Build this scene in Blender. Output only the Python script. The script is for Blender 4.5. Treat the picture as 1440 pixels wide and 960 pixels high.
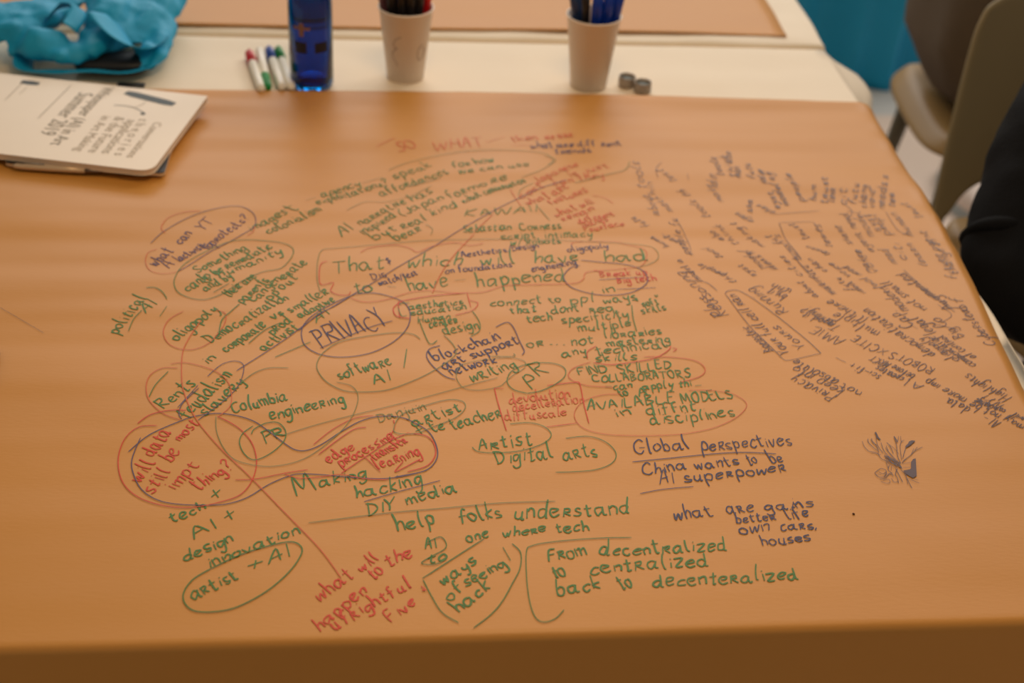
import bpy, bmesh, math, random
from mathutils import Vector, Matrix, noise
random.seed(11)
for o in list(bpy.data.objects): bpy.data.objects.remove(o)
SC = bpy.context.scene
COL = SC.collection

# ------------------------------------------------------------------ camera
FPX = 2000.0                       # focal length in pixels of the 1440 px wide frame
PIT, ROL, YAW = math.radians(34.4), math.radians(3.65), math.radians(6.3)
CAM = Vector((0, 0, 1.64))
_h = Vector((math.sin(YAW), math.cos(YAW), 0)); _r = Vector((math.cos(YAW), -math.sin(YAW), 0)); _z = Vector((0, 0, 1))
FW = _h*math.cos(PIT) - _z*math.sin(PIT)
_u = _h*math.sin(PIT) + _z*math.cos(PIT)
CR = _r*math.cos(ROL) + _u*math.sin(ROL)
CU = -_r*math.sin(ROL) + _u*math.cos(ROL)
cd = bpy.data.cameras.new('camera'); cam = bpy.data.objects.new('camera', cd); COL.objects.link(cam)
m = Matrix((CR, CU, -FW)).transposed().to_4x4(); m.translation = CAM; cam.matrix_world = m
cd.sensor_width = 36; cd.lens = FPX*36/1440; cd.clip_start = .05; cd.clip_end = 60
cd.dof.use_dof = True; cd.dof.focus_distance = 1.41; cd.dof.aperture_fstop = 4.0
SC.camera = cam

def bp(u, v, z=.742):              # the point at height z that the photo shows at pixel u, v
    d = FW*FPX + CR*(u-720) - CU*(v-480)
    return CAM + d*((z-CAM.z)/d.z)
def atx(u, v, x):
    d = FW*FPX + CR*(u-720) - CU*(v-480)
    return CAM + d*((x-CAM.x)/d.x)
def aty(u, v, y):
    d = FW*FPX + CR*(u-720) - CU*(v-480)
    return CAM + d*((y-CAM.y)/d.y)

# ------------------------------------------------------------------ world, lights, exposure
w = bpy.data.worlds.new('world'); SC.world = w; w.use_nodes = True
w.node_tree.nodes['Background'].inputs[0].default_value = (1.0, .86, .68, 1)
w.node_tree.nodes['Background'].inputs[1].default_value = .30
def area(name, loc, target, sx, sy, power, col):
    l = bpy.data.lights.new(name, 'AREA'); l.shape = 'RECTANGLE'; l.size = sx; l.size_y = sy; l.energy = power; l.color = col
    o = bpy.data.objects.new(name, l); COL.objects.link(o); o.location = loc
    o.rotation_euler = (Vector(target)-Vector(loc)).to_track_quat('-Z', 'Y').to_euler(); return o
area('ceiling_row_light', (.2, 6.0, 2.8), (.1, 1.6, .74), 4.0, 1.2, 74, (1, .97, .94))
area('overhead_area_light', (.4, 3.7, 3.0), (.15, 1.7, .74), 1.6, 1.0, 14, (1, .92, .82))
area('overhead_area_light', (2.7, 4.3, 2.95), (1.9, 3.9, 0), 1.4, 1.4, 60, (1, .93, .86))  # unseen light, added to brighten the floor and teal bag at back right
area('overhead_lamp_light', (.22, 1.25, 1.98), (.22, 1.25, .74), .5, .5, 7.5, (1, .68, .38))
SC.view_settings.view_transform = 'Standard'; SC.view_settings.look = 'None'
SC.view_settings.exposure = -0.12; SC.view_settings.gamma = 1

# ------------------------------------------------------------------ helpers
def srgb(r, g, b):
    f = lambda c: (c/255/12.92 if c/255 <= .04045 else ((c/255+.055)/1.055)**2.4)
    return (f(r), f(g), f(b), 1)
MATS = {}
def mat(name, col, rough=.5, metal=0., trans=0., noise_amt=0., nscale=20., bump=0., bscale=80., coat=0., ior=1.45, spec=.5, stretch=(1, 1, 1), sheen=0.):
    if name in MATS: return MATS[name]
    M = bpy.data.materials.new(name); M.use_nodes = True; nt = M.node_tree; b = nt.nodes['Principled BSDF']
    b.inputs['Base Color'].default_value = col; b.inputs['Roughness'].default_value = rough; b.inputs['Metallic'].default_value = metal
    b.inputs['Transmission Weight'].default_value = trans; b.inputs['IOR'].default_value = ior; b.inputs['Coat Weight'].default_value = coat
    b.inputs['Specular IOR Level'].default_value = spec; b.inputs['Sheen Weight'].default_value = sheen
    tc = nt.nodes.new('ShaderNodeTexCoord'); mp = nt.nodes.new('ShaderNodeMapping'); mp.inputs['Scale'].default_value = stretch
    nt.links.new(tc.outputs['Object'], mp.inputs[0])
    if noise_amt:
        n = nt.nodes.new('ShaderNodeTexNoise'); n.inputs['Scale'].default_value = nscale; n.inputs['Detail'].default_value = 6
        nt.links.new(mp.outputs[0], n.inputs['Vector'])
        r = nt.nodes.new('ShaderNodeMapRange'); r.inputs[3].default_value = 1-noise_amt; r.inputs[4].default_value = 1+noise_amt
        nt.links.new(n.outputs['Fac'], r.inputs[0])
        mx = nt.nodes.new('ShaderNodeVectorMath'); mx.operation = 'SCALE'; mx.inputs[0].default_value = col[:3]
        nt.links.new(r.outputs[0], mx.inputs['Scale']); nt.links.new(mx.outputs[0], b.inputs['Base Color'])
    if bump:
        n = nt.nodes.new('ShaderNodeTexNoise'); n.inputs['Scale'].default_value = bscale; n.inputs['Detail'].default_value = 8
        nt.links.new(mp.outputs[0], n.inputs['Vector'])
        bn = nt.nodes.new('ShaderNodeBump'); bn.inputs['Strength'].default_value = bump; bn.inputs['Distance'].default_value = .004
        nt.links.new(n.outputs['Fac'], bn.inputs['Height']); nt.links.new(bn.outputs[0], b.inputs['Normal'])
    MATS[name] = M; return M
def link(name, me, material=None, parent=None, smooth=True):
    o = bpy.data.objects.new(name, me); COL.objects.link(o)
    if material is not None and hasattr(me, 'materials'): me.materials.append(material)
    if smooth and isinstance(me, bpy.types.Mesh): me.polygons.foreach_set('use_smooth', [True]*len(me.polygons))
    if parent: o.parent = parent
    return o
def tag(o, label=None, cat=None, group=None, kind=None):
    if label: o['label'] = label
    if cat: o['category'] = cat
    if group: o['group'] = group
    if kind: o['kind'] = kind
    return o
def empty(name, loc=(0, 0, 0), rz=0):
    o = bpy.data.objects.new(name, None); COL.objects.link(o); o.location = loc; o.rotation_euler = (0, 0, rz); o.empty_display_size = .02; return o
def mesh(name, vs, fs):
    me = bpy.data.meshes.new(name); me.from_pydata([tuple(v) for v in vs], [], fs); me.validate(); me.update(); return me
def bm_mesh(name, bm):
    me = bpy.data.meshes.new(name); bmesh.ops.recalc_face_normals(bm, faces=bm.faces[:]); bm.to_mesh(me); bm.free(); return me
def grid(name, nu, nv, f, material=None, parent=None, thick=0, off=-1, sub=0):
    vs = [f(i/nu, j/nv) for j in range(nv+1) for i in range(nu+1)]
    fs = [(j*(nu+1)+i, j*(nu+1)+i+1, (j+1)*(nu+1)+i+1, (j+1)*(nu+1)+i) for j in range(nv) for i in range(nu)]
    o = link(name, mesh(name, vs, fs), material, parent)
    if thick:
        md = o.modifiers.new('solid', 'SOLIDIFY'); md.thickness = thick; md.offset = off
    if sub:
        md = o.modifiers.new('sub', 'SUBSURF'); md.levels = md.render_levels = sub
    return o
def box(name, c, s, material, parent=None, bev=.002, rz=0, seg=2):
    bm = bmesh.new(); bmesh.ops.create_cube(bm, size=1)
    for v in bm.verts: v.co = Vector((v.co.x*s[0], v.co.y*s[1], v.co.z*s[2]))
    if bev: bmesh.ops.bevel(bm, geom=bm.edges[:], offset=bev, segments=seg, affect='EDGES', profile=.5)
    bmesh.ops.rotate(bm, verts=bm.verts, matrix=Matrix.Rotation(rz, 3, 'Z')); bmesh.ops.translate(bm, verts=bm.verts, vec=c)
    return link(name, bm_mesh(name, bm), material, parent, smooth=False)
def lathe(name, prof, material, parent=None, n=40, loc=(0, 0, 0)):
    vs, fs = [], []
    k = len(prof)
    for i in range(n):
        a = 2*math.pi*i/n
        for r, z in prof: vs.append((loc[0]+r*math.cos(a), loc[1]+r*math.sin(a), loc[2]+z))
    for i in range(n):
        j = (i+1) % n
        for q in range(k-1): fs.append((i*k+q, j*k+q, j*k+q+1, i*k+q+1))
    me = mesh(name, vs, fs); bm = bmesh.new(); bm.from_mesh(me); bmesh.ops.remove_doubles(bm, verts=bm.verts, dist=1e-6)
    bmesh.ops.recalc_face_normals(bm, faces=bm.faces[:]); bm.to_mesh(me); bm.free()
    return link(name, me, material, parent)
def tube(name, pts, rad, material, parent=None, n=12, caps=True):
    pts = [Vector(p) for p in pts]; rads = rad if isinstance(rad, (list, tuple)) else [rad]*len(pts)
    vs, fs = [], []; ref = None
    for i, p in enumerate(pts):
        t = (pts[min(i+1, len(pts)-1)]-pts[max(i-1, 0)]).normalized()
        if ref is None: ref = t.orthogonal().normalized()
        ref = (ref - t*ref.dot(t)).normalized(); b = t.cross(ref)
        for k in range(n):
            a = 2*math.pi*k/n; vs.append(p+(ref*math.cos(a)+b*math.sin(a))*rads[i])
    for i in range(len(pts)-1):
        for k in range(n):
            l = (k+1) % n; fs.append((i*n+k, i*n+l, (i+1)*n+l, (i+1)*n+k))
    if caps: fs.append(tuple(range(n))[::-1]); fs.append(tuple((len(pts)-1)*n+k for k in range(n)))
    return link(name, mesh(name, vs, fs), material, parent)
def crom(pts, n=6):
    if len(pts) < 3: return [tuple(p) for p in pts]
    out = []; P = [pts[0]]+list(pts)+[pts[-1]]; d = len(pts[0])
    for i in range(1, len(P)-2):
        a, b, c, e = P[i-1], P[i], P[i+1], P[i+2]
        for k in range(n):
            t = k/n
            out.append(tuple(.5*((2*b[q])+(-a[q]+c[q])*t+(2*a[q]-5*b[q]+4*c[q]-e[q])*t*t+(-a[q]+3*b[q]-3*c[q]+e[q])*t**3) for q in range(d)))
    out.append(tuple(pts[-1])); return out
# ------------------------------------------------------------------ floor
def floor_mat():
    M = mat('floor_material', srgb(212, 192, 176), rough=.45, noise_amt=.08, nscale=3)
    nt = M.node_tree; b = nt.nodes['Principled BSDF']
    src = b.inputs['Base Color'].links[0].from_socket
    tc = nt.nodes.new('ShaderNodeTexCoord'); sp = nt.nodes.new('ShaderNodeSeparateXYZ'); nt.links.new(tc.outputs['Object'], sp.inputs[0])
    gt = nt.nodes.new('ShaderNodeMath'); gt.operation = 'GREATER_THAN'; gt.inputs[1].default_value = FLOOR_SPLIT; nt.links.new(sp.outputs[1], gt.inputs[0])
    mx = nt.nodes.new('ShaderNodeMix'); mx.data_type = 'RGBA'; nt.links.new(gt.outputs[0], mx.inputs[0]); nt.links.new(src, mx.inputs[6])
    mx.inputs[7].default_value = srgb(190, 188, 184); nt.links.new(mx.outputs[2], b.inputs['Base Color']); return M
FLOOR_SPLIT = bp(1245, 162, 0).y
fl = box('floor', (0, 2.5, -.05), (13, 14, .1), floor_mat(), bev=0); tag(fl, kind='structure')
wb = box('wall_back', (0, 9.4, 1.5), (13, .12, 3.2), mat('wall_paint', srgb(206, 198, 186), rough=.8, noise_amt=.02), bev=0); tag(wb, kind='structure')
tb_ = box('baseboard_back', (0, 9.33, .05), (13, .03, .1), mat('baseboard_paint', srgb(226, 220, 210), rough=.5), bev=.004); tag(tb_, kind='structure')

# ------------------------------------------------------------------ tables
XR, YN, YB = .722, .882, 2.160          # right, near and back edge of the near table
ZT = .7350
M_top = mat('table_laminate', srgb(190, 185, 178), rough=.4)
M_steel = mat('table_steel', srgb(120, 120, 122), rough=.35, metal=.9)
M_white = mat('white_table_paper', srgb(232, 216, 192), rough=.6, noise_amt=.03, nscale=9, bump=.2, bscale=24)
def table(x0, x1, y0, y1, label):
    t = empty('folding_table', ((x0+x1)/2, (y0+y1)/2, 0)); tag(t, label, 'table')
    cx, cy = t.location.x, t.location.y
    box('tabletop', (0, 0, ZT-.018), (x1-x0, y1-y0, .034), M_top, t, bev=.006)
    for sx in (-1, 1):
        for sy in (-1, 1):
            tube('leg', [(sx*((x1-x0)/2-.12), sy*((y1-y0)/2-.1), 0), (sx*((x1-x0)/2-.12), sy*((y1-y0)/2-.1), ZT-.034)], .014, M_steel, t)
    return t
table(-1.35, XR, YN, YB, 'near folding table that carries the written brown paper, under white paper')
table(-1.45, XR+.005, 2.188, 3.45, 'second folding table behind the near one, past the narrow gap')
def wn(x, y, k=0): return noise.noise(Vector((x, y, k)))
def smooth(a, b, t):
    t = max(0., min(1., (t-a)/(b-a))); return t*t*(3-2*t)
def drape(x, y, x0, x1, y0, y1, top, rad=.008, flare=None):
    """bend a flat sheet point over the edges of a table top"""
    px, py, pz = x, y, top
    def over(d):
        L = rad*math.pi/2
        if d < L: a = d/rad; return rad*math.sin(a), rad*(1-math.cos(a))
        return rad, rad+d-L
    dx = x-x1 if x > x1 else (x0-x if x < x0 else 0); dy = y-y1 if y > y1 else (y0-y if y < y0 else 0)
    if dx > 0:
        o, dn = over(dx); fl = flare(x, y) if flare else 0.
        px = (x1+o+fl*smooth(0, .06, dn)) if x > x1 else (x0-o); pz -= dn
    if dy > 0:
        o, dn = over(dy); py = (y1+o) if y > y1 else (y0-o); pz -= dn*(1 if dx <= 0 else .35)
    return px, py, pz
def cloth(name, x0, x1, y0, y1, drop, label, flare=None, backdrop=.0):
    xs = [x0-drop+i*(x1-x0+2*drop)/110 for i in range(111)]; xs += [x1+v for v in (.0, .004, .008, .013, .03, .06, .1)]
    ys = [y0-drop+i*(y1-y0+drop+backdrop)/70 for i in range(71)]; ys += [y1+v for v in (-.004, 0,)] + [y0-v for v in (0, .004, .008, .013)]
    if backdrop: ys += [y1+v for v in (.004, .008, .013)]
    xs = sorted(set(xs)); ys = sorted(set(ys)); nx, ny = len(xs)-1, len(ys)-1
    def f(u, v):
        x, y = xs[round(u*nx)], ys[round(v*ny)]
        p = drape(x, y, x0, x1, y0, y1, ZT+.0015, flare=flare)
        inside = x0 < x < x1 and y0 < y < y1
        e = (.0030*wn(x*4+wn(y*5, x), y*17, 2)+.0013*wn(x*12+3, y*34, 5)+.0018)*smooth(1.90, 1.97, y) if inside else 0
        wob = 0 if inside else .006*wn(x*9, y*9, 7)
        return (p[0]+(wob if x > x1 or x < x0 else 0), p[1]+(wob*.5 if y < y0 else 0), p[2]+e)
    o = grid(name, nx, ny, f, M_white, thick=.0008)
    return tag(o, label, 'table cover')
def flare_near(x, y): return .075*smooth(1.90, 2.13, y)
cloth('white_table_paper', -1.35, XR, YN, YB, .26, 'white paper cover on the near table, showing as a bright strip behind the brown sheet', flare_near, .05)
cloth('white_table_paper', -1.45, XR+.005, 2.188, 3.45, .22, 'white paper cover on the second table, showing along its right edge', None, 0)

# kraft sheets -------------------------------------------------------------
def kraft_mat():
    M = mat('kraft_paper', srgb(196, 136, 60), rough=.48, noise_amt=.05, nscale=6, bump=.045, bscale=220, stretch=(.5, 1.6, 1), spec=.5)
    return M
M_kraft = kraft_mat()
def hz(x, y):                     # height of the near brown sheet over the table
    far = smooth(.95, 1.75, y)
    a = .0012+.0042*far
    return ZT+.0078 + a*wn(x*1.6+.35*wn(y*3, 1), y*11, 1) + a*.35*wn(x*3.5, y*27, 4) + .0005*wn(x*11, y*13, 9)
def kedge(y):                     # right edge of the sheet
    pts = [(.50, .686), (.86, .691), (1.22, .702), (1.6, .737), (1.94, .797)]
    for (a, b), (c, d) in zip(pts, pts[1:]):
        if y <= c: return b+(d-b)*(y-a)/(c-a)
    return pts[-1][1]
KBACK = 1.944
def kraft_back(x): return KBACK+.008*math.sin(x*2.2+1.1)-.016*max(0, x-.2) + .0015*wn(x*20, 1)
def build_kraft():
    nx, ny = 150, 300
    def f(u, v):
        yb = .50+(kraft_back(0)-.50)*v
        x = -1.1+(kedge(yb)+1.1)*u
        y = .50+(kraft_back(x)-.50)*v
        yf = .863+.014*(x-.1)
        if y >= yf: py, pz = y, hz(x, y)
        else:
            d = yf-y; R = .007; L = R*math.pi/2
            if d < L: a = d/R; py, pz = yf-R*math.sin(a), hz(x, yf)-R*(1-math.cos(a))
            else: py, pz = yf-R-.03*(d-L)+.004*wn(x*3, y*3, 3)*(d/.3), hz(x, yf)-R-(d-L)
        xb = XR-.004+.003*wn(y*6, 4)
        if x > xb:
            d = x-xb; R = .03; a = min(d/R, 1.15)
            px = xb+R*math.sin(a)+(d-a*R)*math.cos(a); pz -= R*(1-math.cos(a))+(d-a*R)*math.sin(a)
        else: px = x
        # the sheet lifts a little where it ends at the back
        if v > .985: pz += .0012*(v-.985)/.015
        return (px, py, pz)
    o = grid('kraft_paper_sheet', nx, ny, f, M_kraft, thick=.0004)
    return tag(o, 'brown kraft paper sheet full of green, red and blue handwriting on the near table', 'paper sheet')
KRAFT = build_kraft()
def rear_kraft():
    def f(u, v):
        y = 2.202+1.15*v+.003*math.sin(u*9)+.004*wn(u*4, 0)
        x = -1.3+(.672+1.3)*u + .01*wn(v*6, 3)*(u > .99)
        return (x, y, ZT+.0068+.0022*wn(x*2.2, y*13, 8)+.0006*wn(x*9, y*20, 2))
    o = grid('kraft_paper_sheet', 90, 110, f, M_kraft, thick=.0004)
    tag(o, 'blank brown kraft paper sheet on the second table behind', 'paper sheet')
rear_kraft()
# ------------------------------------------------------------------ single-stroke hand (tenths of the x-height; baseline 0, x-height 10)
G = {
'a': "8,8 5,10 1,8 0,4 2,0 5,1 8,7|8,10 8,3 9,0 11,1", 'b': "1,20 1,10 1,0|1,7 4,10 8,7 7,1 3,0 1,2", 'c': "8,9 5,10 1,7 1,2 4,0 8,2",
'd': "8,8 5,10 1,8 0,3 3,0 6,2 8,8|8,20 8,8 8,0 10,0", 'e': "1,5 5,6 8,8 6,10 2,9 0,4 3,0 8,2", 'f': "8,18 5,20 3,16 3,8 3,-1|0,10 7,10",
'g': "8,8 5,10 1,8 1,3 4,1 8,7|8,10 8,0 7,-7 3,-9 0,-6", 'h': "1,20 1,10 1,0|1,6 4,10 7,8 7,0", 'i': "2,10 2,0|2,14 2,15", 'j': "4,10 4,-5 1,-9 -1,-7|4,14 4,15",
'k': "1,20 1,0|7,10 1,5 7,0", 'l': "2,20 1,10 2,1 4,0", 'm': "0,10 1,0|1,7 4,10 6,7 6,0|6,7 9,10 11,7 11,0", 'n': "0,10 1,0|1,7 4,10 7,8 7,0",
'o': "4,10 0,7 1,1 5,0 8,4 7,9 4,10", 'p': "1,10 1,0 1,-9|1,7 4,10 8,7 7,1 3,0 1,2", 'q': "8,8 5,10 1,8 1,2 4,0 8,7|8,10 8,-9", 'r': "1,10 1,-1|0,9 6,10 6,6 2,5 8,0",
's': "7,9 4,10 1,8 3,5 7,3 5,0 0,1", 't': "3,17 3,5 4,0 7,1|0,11 7,12", 'u': "1,10 1,3 4,0 7,4|7,10 7,0 9,0", 'v': "0,10 4,0 8,10", 'w': "0,10 2,0 5,8 7,0 10,10",
'x': "0,10 8,0|8,10 0,0", 'y': "1,10 2,4 5,3 8,7|8,10 7,0 5,-8 1,-8", 'z': "0,10 8,10 1,0 8,0",
'A': "0,0 5,18 9,0|2,7 9,8", 'B': "1,0 1,18|1,18 8,15 2,10 9,5 1,0", 'C': "10,15 6,18 1,13 1,4 6,0 11,3", 'D': "1,0 1,18|-1,18 8,15 10,8 6,1 0,0",
'E': "1,18 1,0 9,1|1,18 9,18|1,10 7,10", 'F': "1,0 1,18 9,19|1,10 7,11", 'G': "10,15 6,18 1,13 1,4 6,0 10,4|6,8 12,8", 'H': "1,18 1,0|10,18 10,0|1,9 10,9",
'I': "2,18 2,0", 'J': "7,18 7,4 4,0 0,3", 'K': "1,18 1,0|9,18 1,8 10,0", 'L': "1,18 1,0 9,0", 'M': "0,0 2,18 6,4 10,18 12,0", 'N': "1,0 1,18 9,0 9,18",
'O': "5,18 0,12 1,3 6,0 10,6 9,14 5,18", 'P': "1,-4 1,18|-1,17 8,17 9,11 2,8", 'Q': "5,18 0,12 1,3 6,0 10,6 9,14 5,18|6,5 11,-2", 'R': "1,0 1,18|-1,17 8,17 8,11 2,9 10,0",
'S': "9,16 5,18 1,15 4,10 9,6 6,0 0,2", 'T': "5,0 5,18|-1,17 11,18", 'U': "1,18 1,5 5,0 9,5 9,18", 'V': "0,18 5,0 10,18", 'W': "0,18 3,0 7,13 10,0 14,18",
'X': "0,18 10,0|10,18 0,0", 'Y': "0,18 5,9 5,0|10,18 5,9", 'Z': "0,18 9,18 0,0 10,0",
'+': "0,7 10,8|5,13 5,1", '-': "0,7 9,7", '/': "0,-4 6,20", '?': "1,16 5,20 9,16 5,9 5,5|5,0 5,1", '.': "1,0 2,1", ',': "2,1 0,-4", '"': "1,20 1,15|5,20 5,15",
'(': "5,20 1,13 1,4 5,-3", ')': "1,20 5,13 5,4 1,-3", '$': "7,14 2,13 6,8 1,4|4,18 4,0", '&': "8,0 2,14 5,17 6,13 0,4 4,0 9,7", '>': "0,12 8,7 0,2", "'": "1,20 1,15",
}
GW = {}
def glyph(c):
    if c not in GW:
        st = [[tuple(float(q)/10 for q in p.split(',')) for p in s.split()] for s in G[c].split('|')]
        wd = max(max(p[0] for s in st for p in s), .2); GW[c] = (st, wd)
    return GW[c]
def write_word(text, a, b, h, rnd, slant=.30):
    """strokes of a word whose base line runs from a to b (2D points in metres), x-height h"""
    a = Vector(a); b = Vector(b); d = (b-a); L = d.length; d.normalize(); up = Vector((-d.y, d.x))
    adv = []; x = 0
    for c in text:
        if c == ' ': adv.append(None); x += .6; continue
        st, wd = glyph(c); adv.append((x, st)); x += wd+.32
    x = max(x-.32, .2); sx = L/x; out = []
    for it in adv:
        if it is None: continue
        x0, st = it; dy = rnd.uniform(-.13, .13); sc = rnd.uniform(.82, 1.18); sl = rnd.uniform(.02, slant)
        for s in st:
            pts = [(p[0]+rnd.uniform(-.08, .08), p[1]*sc+rnd.uniform(-.08, .08)) for p in s]
            pts = crom(pts, 4) if len(pts) > 2 else pts
            out.append([a + d*((x0+p[0]+sl*p[1])*sx) + up*((p[1]+dy)*h) for p in pts])
    return out
def ribbon(strokes, width, zf, lift, rnd=None):
    vs, fs = [], []
    for s in strokes:
        P = [s[0]]
        for q in s[1:]:
            n = max(1, int((Vector(q)-Vector(P[-1])).length/.012)); p0 = Vector(P[-1])
            for k in range(1, n+1): P.append(p0.lerp(Vector(q), k/n))
        if len(P) < 2: continue
        base = len(vs); ww = width*(rnd.uniform(.8, 1.15) if rnd else 1)
        for i, p in enumerate(P):
            t = Vector(P[min(i+1, len(P)-1)])-Vector(P[max(i-1, 0)])
            if t.length < 1e-7: t = Vector((1, 0))
            t.normalize(); n = Vector((-t.y, t.x))*ww/2*(.7 if i in (0, len(P)-1) else 1)
            for q in (Vector(p)+n, Vector(p)-n): vs.append((q.x, q.y, zf(q.x, q.y)+lift))
        for i in range(len(P)-1): fs.append((base+2*i, base+2*i+1, base+2*i+3, base+2*i+2))
    return vs, fs
def ink(name, c):
    return mat('ink_'+name, c, rough=.6, noise_amt=.18, nscale=90)
INK = {
 'g': ('green', ink('green', srgb(70, 116, 54))), 'f': ('faint green', ink('faint_green', srgb(122, 124, 70))),
 'b': ('dark blue', ink('blue', srgb(60, 58, 92))), 'v': ('violet blue', ink('violet', srgb(88, 72, 98))), 'p': ('faint blue', ink('faint_blue', srgb(122, 106, 106))),
 'r': ('red', ink('red', srgb(198, 62, 34))), 'o': ('faint red', ink('faint_red', srgb(200, 92, 48))), 'k': ('blue black', ink('black', srgb(92, 78, 86))),
}
NINK = [0]
def put(kind, strokes, col, width, label=None):
    NINK[0] += 1
    rnd = random.Random(NINK[0])
    vs, fs = ribbon(strokes, width, hz, .0005+NINK[0]*1.1e-6, rnd)
    if not fs: return
    o = link(kind, mesh(kind, vs, fs), INK[col][1], KRAFT)
    o['label'] = label or (INK[col][0]+' marker '+('writing' if kind == 'handwritten_word' else 'line'))
def P2(u, v):
    p = bp(u, v, ZT+.0065); return Vector((p.x, p.y))
def vscale(u, v): return (P2(u, v-8)-P2(u, v+8)).length/16      # metres per image row
def T(col, items, h=7., wd=.0015):
    for it in items:
        text, x0, y0, x1, y1 = it[:5]; hh = it[5] if len(it) > 5 else h
        rnd = random.Random(hash_(text)+x0)
        a, b = P2(x0, y0), P2(x1, y1); um = ((x0+x1)/2, (y0+y1)/2)
        st = write_word(text, a, b, hh*vscale(*um), rnd, .30 if col != 'k' else .08)
        put('handwritten_word', st, col, wd, INK[col][0]+' marker writing reading '+text if len(text) > 2 and text not in ('Danjuin','Sebastian','Corness') else None)
def hash_(s): return sum(ord(c)*(i+3) for i, c in enumerate(s))
def Lc(col, pts, wd=.0012, curve=True):
    q = [(float(a), float(b)) for a, b in pts]
    if curve and len(q) > 2: q = crom(q, 6)
    put('drawn_line', [[P2(*p) for p in q]], col, wd*.82)
def S(col, s, wd=.0012, curve=True):
    for line in s.strip().split('\n'):
        v = [tuple(float(k) for k in p.split(',')) for p in line.split()]
        if len(v) > 1: Lc(col, v, wd, curve)
# ------------------------------------------------------------------ the writing on the brown sheet
T('v', [("what",220,375,244,354,6),("can",254,344,272,331,6),("YT",285,327,301,313,5),("AI",240,379,253,369,6),("activists",254,367,294,347,5),("to",292,352,301,347,5),("protests?",300,346,353,310,5)], wd=.0016)
T('g', [("Something",278,385,348,351,5),("to be remediatic",285,396,384,349,5),("can",264,411,287,400,6),("& humanity",290,399,398,357,5),("and by",290,411,328,392,5),
 ("their are",323,419,361,391,5),("parents",342,428,378,395,5),("can",358,425,377,411,6),("generate",378,407,433,371,5),("pp out",380,423,419,392,5),
 ("political",164,471,207,421,6),("AI",206,442,222,430,6),("oligopoly",250,480,307,438,6),("Democratization",297,483,406,421,6),("corporate",319,496,376,459,6),
 ("vs",386,451,400,443,5),("smaller",408,441,464,413,6),("prod",383,472,411,453,6),("adaptive",424,449,472,424,5),("activist",371,494,421,463,6),("AI",445,456,464,443,5),
 ("in",292,514,305,505,6),("Rents",230,577,276,543,8),("feudalism",264,591,327,530,8),("slavery",290,588,345,540,7),
 ("tech",243,737,290,717,8),("+",302,707,316,697,9),("AI",275,760,306,744,9),("+",321,736,333,728,9),
 ("design",261,792,329,763,8),("innovation",294,801,421,751,8),("artist",272,845,335,816,10),("+",347,806,367,800,9),("AI",378,796,407,785,10)], wd=.0018)
T('r', [("will",197,679,219,652,8),("data",216,643,242,610,8),("still",214,695,240,664,8),("be",240,651,254,636,8),("most",254,622,281,598,7),("impt",248,690,280,656,8),("thing?",279,690,328,659,9)], wd=.0017)
T('r', [("what",450,847,498,813,9),("will",508,806,533,788,7),("happen",450,889,517,834,10),("to",524,817,541,806,9),("the",546,798,581,783,9),("ufrightful",470,887,579,826,9),("Five",552,877,586,850,8)], wd=.0017)
T('g', [("ways",624,825,671,793,8),("of",632,846,652,829,8),("seeing",655,826,712,797,8),("hack",647,863,691,828,9),("AI",598,774,613,771,8),("to",603,795,628,788,7),
 ("help",560,750,612,736,11),("folks",647,737,706,727,11),("understand",723,731,886,722,11),("one",657,763,688,756,8),("where",708,757,768,748,7),("tech",782,750,828,747,8),
 ("From",771,790,825,782,10),("decentralized",844,783,1022,774,10),("to",779,814,796,810,10),("centralized",830,808,996,796,10),("back",783,838,845,829,10),("to",874,831,890,826,10),("decenteralized",919,828,1122,815,10),
 ("M",417,699,443,690,14),("aking",450,686,515,671,8),("hacking",501,702,593,681,10),("DIY",517,726,556,717,9),("media",572,711,643,692,9),
 ("Columbia",328,583,405,565,9),("engineering",381,593,485,567,8),("PR",374,624,401,614,9),("software",477,535,551,515,8),("AI",527,543,550,538,8)], wd=.0018)
T('f', [("Danjuin",534,596,599,577,7)], wd=.0013)
T('g', [("artist",583,602,649,580,8),("+",589,615,598,611,9),("te",610,611,626,604,8),("teacher",636,606,706,588,9),
 ("writing",664,539,727,519,8),("pR",739,541,773,527,11),("Artist",674,635,748,627,10),("Digital",699,655,778,645,10),("arts",793,649,840,642,9)], wd=.0017)
T('r', [("edge",463,653,499,633,7),("processing",480,658,555,618,7),("transfer",527,649,574,624,7),("learning",532,661,591,641,8)], wd=.0016)
T('o', [("devolution",717,570,801,559,7),("decelleration",721,580,821,567,7),("diffuscale",711,594,797,586,7)], wd=.0015)
T('b', [("PRIVACY",450,487,548,458,13),("block",612,510,658,494,7),("chain",662,492,704,477,7),("art",624,522,655,509,7),("support",664,505,731,484,7),("network",636,531,698,511,7)], wd=.0017)
T('g', [("That",468,386,539,378,10),("which",572,377,649,374,9),("will",677,374,723,371,9),("have",752,372,814,369,9),("had",852,371,910,368,9),("to",499,414,525,409,9),("have",575,409,629,401,9),("happened",671,403,794,396,9)], wd=.0018)
T('b', [("$",545,375,552,373,6),("Dis",524,394,544,390,5),("watch/test",534,402,588,387,4),("Aesthetics/Design",650,363,757,349,4),("oligopoly",799,356,855,350,4.5),("on foundations",627,386,720,377,4.5),("engineering",748,384,811,374,4.5)], wd=.0014)
T('r', [('"Break up',838,392,910,388,5),("Big tech",868,401,923,397,5)], wd=.0014)
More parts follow.
